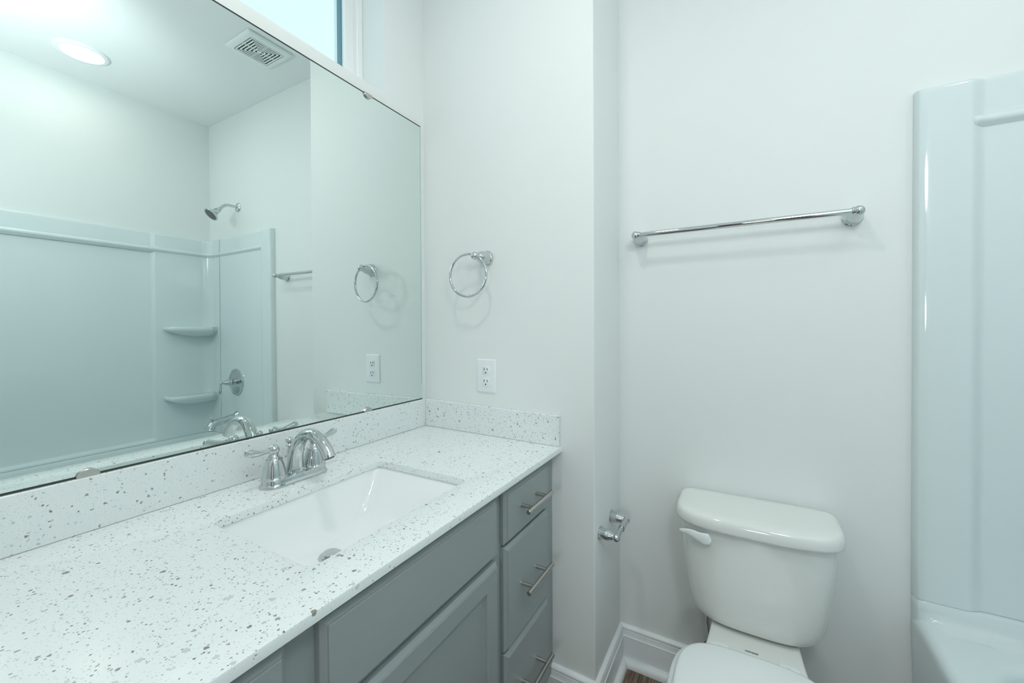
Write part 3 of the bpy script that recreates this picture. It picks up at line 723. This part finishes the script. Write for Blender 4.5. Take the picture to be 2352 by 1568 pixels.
tube(bm, [(xv, vy-0.088-0.006*t, vz-0.006-0.062*t) for t, r in ((0, .0048), (.15, .0044), (.35, .0060), (.6, .0086), (.8, .0092), (.93, .0078), (1, .003))], [.0048, .0044, .0060, .0086, .0092, .0078, .003], 20)
obj('lever', bm, M['chrome'], va)

ts = thing('tub_spout', 'chrome tub spout with a diverter knob below the shower valve', 'tub spout', (xv, vy, H-0.27))
sz = H-0.2000
bm = B(); lathe(bm, (xv, vy, sz), (0, -1, 0), [(0, 0.0310), (0.003, 0.0320), (0.008, 0.0300), (0.014, 0.0240), (0.022, 0.0215)], 36); obj('flange', bm, M['chrome'], ts)
q = spline([(vy-0.012, sz, 0.0205), (vy-0.045, sz-0.004, 0.0195), (vy-0.085, sz-0.012, 0.0195), (vy-0.120, sz-0.018, 0.0205), (vy-0.142, sz-0.030, 0.0235), (vy-0.150, sz-0.052, 0.0270)], 6)
bm = B(); tube(bm, [(xv, a, b_) for a, b_, c_ in q], [c_ for a, b_, c_ in q], 32); spt = obj('spout', bm, M['chrome'], ts)
bm = B(); lathe(bm, (xv, vy-0.140, sz-0.006), (0, 0, 1), [(-0.004, 0.006), (0.008, 0.005), (0.009, 0.0085), (0.011, 0.0095), (0.013, 0.007)] + [(0.0205-0.0078*cos(a), 0.0078*sin(a)) for a in [radians(35)+radians(145)*k/10 for k in range(11)]], 24); obj('diverter_knob', bm, M['chrome'], spt)

# ------------------------------------------------------------------ ceiling fittings
CX, CYY = 1.860, -0.418
can = thing('recessed_light', 'lit round recessed ceiling light over the tub', 'ceiling light', (CX, CYY, ZC))
bm = B(); lathe(bm, (CX, CYY, ZC-0.0002), (0, 0, -1), [(0, 0.096), (0.004, 0.0955), (0.008, 0.092), (0.010, 0.086), (0.010, 0.076), (0.006, 0.0715), (0.001, 0.0705)], 64); obj('trim_ring', bm, M['trim'], can)
bm = B(); lathe(bm, (CX, CYY, ZC-0.0008), (0, 0, -1), [(0, 0.0705), (0.0045, 0.0705), (0.005, 0.070), (0.0052, 0.0)], 56); obj('diffuser', bm, M['led'], can)['label'] = 'glowing warm-white diffuser'
VX, VY_ = 1.069, -0.0095
ven = thing('exhaust_vent', 'square white exhaust fan grille on the ceiling', 'vent', (VX, VY_, ZC))
bm = B(); hv, hi = 0.1055, 0.0785
def sq(h, z, r=0.006): return [(*p, z) for p in rrect(VX-h, VX+h, VY_-h*0.97, VY_+h*0.97, r, 4)]
loft(bm, [sq(hv-0.006, ZC-0.0003), sq(hv, ZC-0.002), sq(hv, ZC-0.010), sq(hv-0.003, ZC-0.0125), sq(hv-0.010, ZC-0.0145), sq(hi+0.003, ZC-0.0165), sq(hi, ZC-0.0160), sq(hi, ZC-0.006)], cap0=False, cap1=False)
vf = obj('grille_frame', bm, M['grille'], ven)
bm = B(); box(bm, VX-hi, VX+hi, VY_-hi*0.97, VY_+hi*0.97, ZC-0.006, ZC-0.003); obj('cavity_shade', bm, M['slotshade'], ven, smooth=False)['label'] = 'black sheet behind the louvres standing for shade'
for k in range(6):
    h = 0.0745-k*0.0132; bm = B(); wd = 0.0032
    if k == 5: loft(bm, [sq(h, ZC-0.0135, 0.001), sq(h, ZC-0.0163, 0.001)])
    else:
        R = [sq(h, ZC-0.0135, 0.001), sq(h, ZC-0.0163, 0.001), sq(h-2*wd, ZC-0.0163, 0.001), sq(h-2*wd, ZC-0.0135, 0.001)]; R.append(R[0]); loft(bm, R, cap0=False, cap1=False)
    obj('louvre', bm, M['grille'], ven, ang=radians(30))
bm = B(); box(bm, VX-0.0022, VX+0.0022, VY_-hi*0.97, VY_+hi*0.97, ZC-0.0145, ZC-0.011); box(bm, VX-hi, VX+hi, VY_-0.0022, VY_+0.0022, ZC-0.0145, ZC-0.011); obj('brace', bm, M['grille'], ven, smooth=False)

# ------------------------------------------------------------------ toilet
TC = 1.0645
toi = thing('toilet', 'white two-piece toilet with the lid down against the wall', 'toilet', (TC, 0.0, 0))
def dplan(hw, yf, yk, nf=3.3, ym=0.160, N=144, nb=9):
    o = []
    for k in range(N):
        a = 2*pi*k/N; c, s = cos(a), sin(a)
        if s < 0: o.append((TC + hw*math.copysign(abs(c)**(2/nf), c), ym - (ym-yf)*abs(s)**(2/nf)))
        else: o.append((TC + hw*math.copysign(abs(c)**(2/nb), c), ym + (yk-ym)*abs(s)**(2/nb)))
    return o
YK = D-0.006
def L3(p, z): return [(*q, z) for q in p]
bm = B()
tk = spline([(0.1880, 0.062, H-0.176), (0.1835, 0.0625, H-0.260), (0.1755, 0.066, H-0.340), (0.1665, 0.070, H-0.400), (0.1590, 0.0735, H-0.430), (0.1500, 0.078, H-0.446), (0.1360, 0.086, H-0.457), (0.118, 0.098, H-0.4605)], 4)
loops = [L3(dplan(h_, yf, YK-0.004, 3.0), z) for h_, yf, z in tk]
loops += [L3(dplan(0.09, 0.12, YK-0.03, 3.0), H-0.4610)]
loft(bm, loops[::-1]); obj('tank', bm, M['china'], toi, ang=radians(60))
bm = B()
lidp = [(0.1900, 0.0545, YK, H-0.1885), (0.1965, 0.0480, YK, H-0.1880), (0.2000, 0.0440, YK, H-0.1850), (0.2008, 0.0425, YK, H-0.1800), (0.1996, 0.0435, YK, H-0.1690), (0.1980, 0.0450, YK, H-0.1620), (0.1950, 0.0480, YK-0.001, H-0.1560), (0.1895, 0.0535, YK-0.004, H-0.1522), (0.182, 0.061, YK-0.009, H-0.1505), (0.16, 0.085, YK-0.03, H-0.1495), (0.08, 0.13, YK-0.07, H-0.1490)]
loft(bm, [L3(dplan(h_, yf, yk), z) for h_, yf, yk, z in lidp]); obj('tank_lid', bm, M['china'], toi, ang=radians(60))
# flush lever
bm = B()
hx, hy, hz = 0.947, 0.0665, H-0.2145
lv = spline([(0.9640, 0.0555, 0.0000, 0.0040), (0.9600, 0.0545, 0.0000, 0.0120), (0.9560, 0.0535, 0.0010, 0.0150), (0.9460, 0.0540, -0.0005, 0.0155), (0.9330, 0.0570, 0.0000, 0.0135), (0.9150, 0.0630, 0.0030, 0.0108), (0.8970, 0.0715, 0.0012, 0.0075), (0.8850, 0.0790, -0.0020, 0.0048), (0.8800, 0.0825, -0.0028, 0.0020)], 4)
loops = []
for i, (x, y, dz, hh) in enumerate(lv):
    a = lv[max(i-1, 0)]; b_ = lv[min(i+1, len(lv)-1)]; t = Vector((b_[0]-a[0], b_[1]-a[1], 0)).normalized(); nn = Vector((t.y, -t.x, 0)); nn = nn if nn.y < 0 else -nn
    loops.append([Vector((x, y, hz+dz)) + nn*0.0042*sin(2*pi*k/18)*min(1, hh/0.005) + Vector((0, 0, hh*cos(2*pi*k/18))) for k in range(18)])
loft(bm, loops); lathe(bm, (0.948, 0.088, hz), (0, -1, 0), [(0, 0.010), (0.020, 0.0098), (0.032, 0.009)], 24)
obj('flush_lever', bm, M['seat'], toi, ang=radians(60))
bm = B(); box(bm, TC-0.095, TC+0.095, 0.108, 0.200, H-0.4665, H-0.4600, 0.002); obj('tank_gasket', bm, M['rubber'], toi)['label'] = 'brown rubber gasket under the tank'
# bowl with the tank shelf
def bowl_loop(f, z, sh=0.0, fy=1.0, N=72):
    pr = [(0.236, 0.0), (0.2355, 0.075), (0.225, 0.095), (0.16, 0.1000), (0.09, 0.1050), (0.04, 0.1090), (0.0, 0.1160), (-0.05, 0.1340), (-0.10, 0.1560), (-0.16, 0.1740), (-0.22, 0.1790), (-0.29, 0.1680), (-0.35, 0.1430), (-0.40, 0.1050), (-0.43, 0.066), (-0.445, 0.030), (-0.448, 0.0)]
    s = spline(pr, 3)
    R = [(TC+h_*f, (y-0.0)*fy+sh) for y, h_ in s]; Lf = [(TC-h_*f, (y-0.0)*fy+sh) for y, h_ in s][::-1][1:-1]
    return [(x, y, z) for x, y in R+Lf]
ZB = H-0.467
bm = B()
loft(bm, [bowl_loop(0.62, 0.0, 0.02, 0.78), bowl_loop(0.64, 0.03, 0.02, 0.78), bowl_loop(0.60, 0.10, 0.03, 0.74), bowl_loop(0.70, 0.20, 0.02, 0.80), bowl_loop(0.90, ZB-0.055, 0.004, 0.95), bowl_loop(0.97, ZB-0.030, 0, 0.99), bowl_loop(1.0, ZB-0.010), bowl_loop(0.995, ZB-0.004), bowl_loop(0.975, ZB-0.0008, 0, 0.985), bowl_loop(0.94, ZB, 0, 0.96)])
obj('bowl', bm, M['china'], toi, ang=radians(60))
def egg(k, z, back=-0.024, n=72):
    """seat outline: straight back, round front"""
    o = []
    for i in range(n):
        a = 2*pi*i/n; c, s = cos(a), sin(a)
        if s > 0: o.append((TC-0.003 + 0.1620*k*math.copysign(abs(c)**(2/3.6), c), -0.175 + (0.175+back-(1-k)*0.17)*abs(s)**(2/3.6)*1.0, z))
        else: o.append((TC-0.003 + 0.1620*k*math.copysign(abs(c)**(2/2.15), c), -0.175 - 0.262*k*abs(s)**(2/2.15), z))
    return o
bm = B(); loft(bm, [egg(1.060, ZB+0.0015, -0.02), egg(1.085, ZB+0.006, -0.02), egg(1.085, ZB+0.013, -0.02), egg(1.070, ZB+0.0175, -0.02), egg(1.0, ZB+0.0185, -0.03)]); obj('seat', bm, M['seat'], toi, ang=radians(60))
bm = B(); loft(bm, [egg(0.98, ZB+0.0195), egg(1.0, ZB+0.0205), egg(1.004, ZB+0.027), egg(1.0, ZB+0.033), egg(0.985, ZB+0.0365), egg(0.95, ZB+0.0385), egg(0.6, ZB+0.0415)]); obj('seat_lid', bm, M['seat'], toi, ang=radians(60))
for x in (TC-0.0765, TC+0.0700):
    bm = B(); box(bm, x-0.0180, x+0.0180, -0.022, 0.026, ZB+0.0002, ZB+0.0060, 0.002); box(bm, x-0.021, x-0.0015, -0.030, -0.016, ZB+0.004, ZB+0.0325, 0.002); box(bm, x+0.0005, x+0.021, -0.030, -0.016, ZB+0.004, ZB+0.0325, 0.002)
    obj('hinge', bm, M['seat'], toi)
cu = bpy.data.curves.new('maker_mark', 'FONT'); cu.body = 'GERBER'; cu.size = 0.0068; cu.align_x = 'CENTER'; cu.extrude = 0.0001; cu.offset = 0.00022; cu.space_character = 1.08
tmp = bpy.data.objects.new('maker_mark_source', cu); COL.objects.link(tmp)
bpy.context.view_layer.update()
me = bpy.data.meshes.new_from_object(tmp.evaluated_get(bpy.context.evaluated_depsgraph_get()))
bpy.data.objects.remove(tmp); bpy.data.curves.remove(cu)
me.name = 'maker_mark'; me.materials.clear(); me.materials.append(M['ink'])
for v in me.vertices: v.co.x *= 1.18
lg = bpy.data.objects.new('maker_mark', me); COL.objects.link(lg); lg.parent = toi
lg.location = Vector((1.0585, 0.0320, ZB+0.0002)) - toi.location; lg['label'] = 'dark printed maker mark'
bm = B(); tube(bm, spline([(0.9480, 0.195, H-0.455), (0.9450, 0.196, H-0.490), (0.9440, 0.203, H-0.540), (0.950, 0.215, H-0.600), (0.950, 0.222, H-0.645)], 6), 0.0048, 16)
lathe(bm, (0.950, D-0.001, H-0.650), (0, -1, 0), [(0, 0.022), (0.003, 0.022), (0.006, 0.010), (0.030, 0.009), (0.035, 0.011), (0.042, 0.011)], 24)
obj('supply_line', bm, M['chrome'], toi)['label'] = 'chrome water supply line'
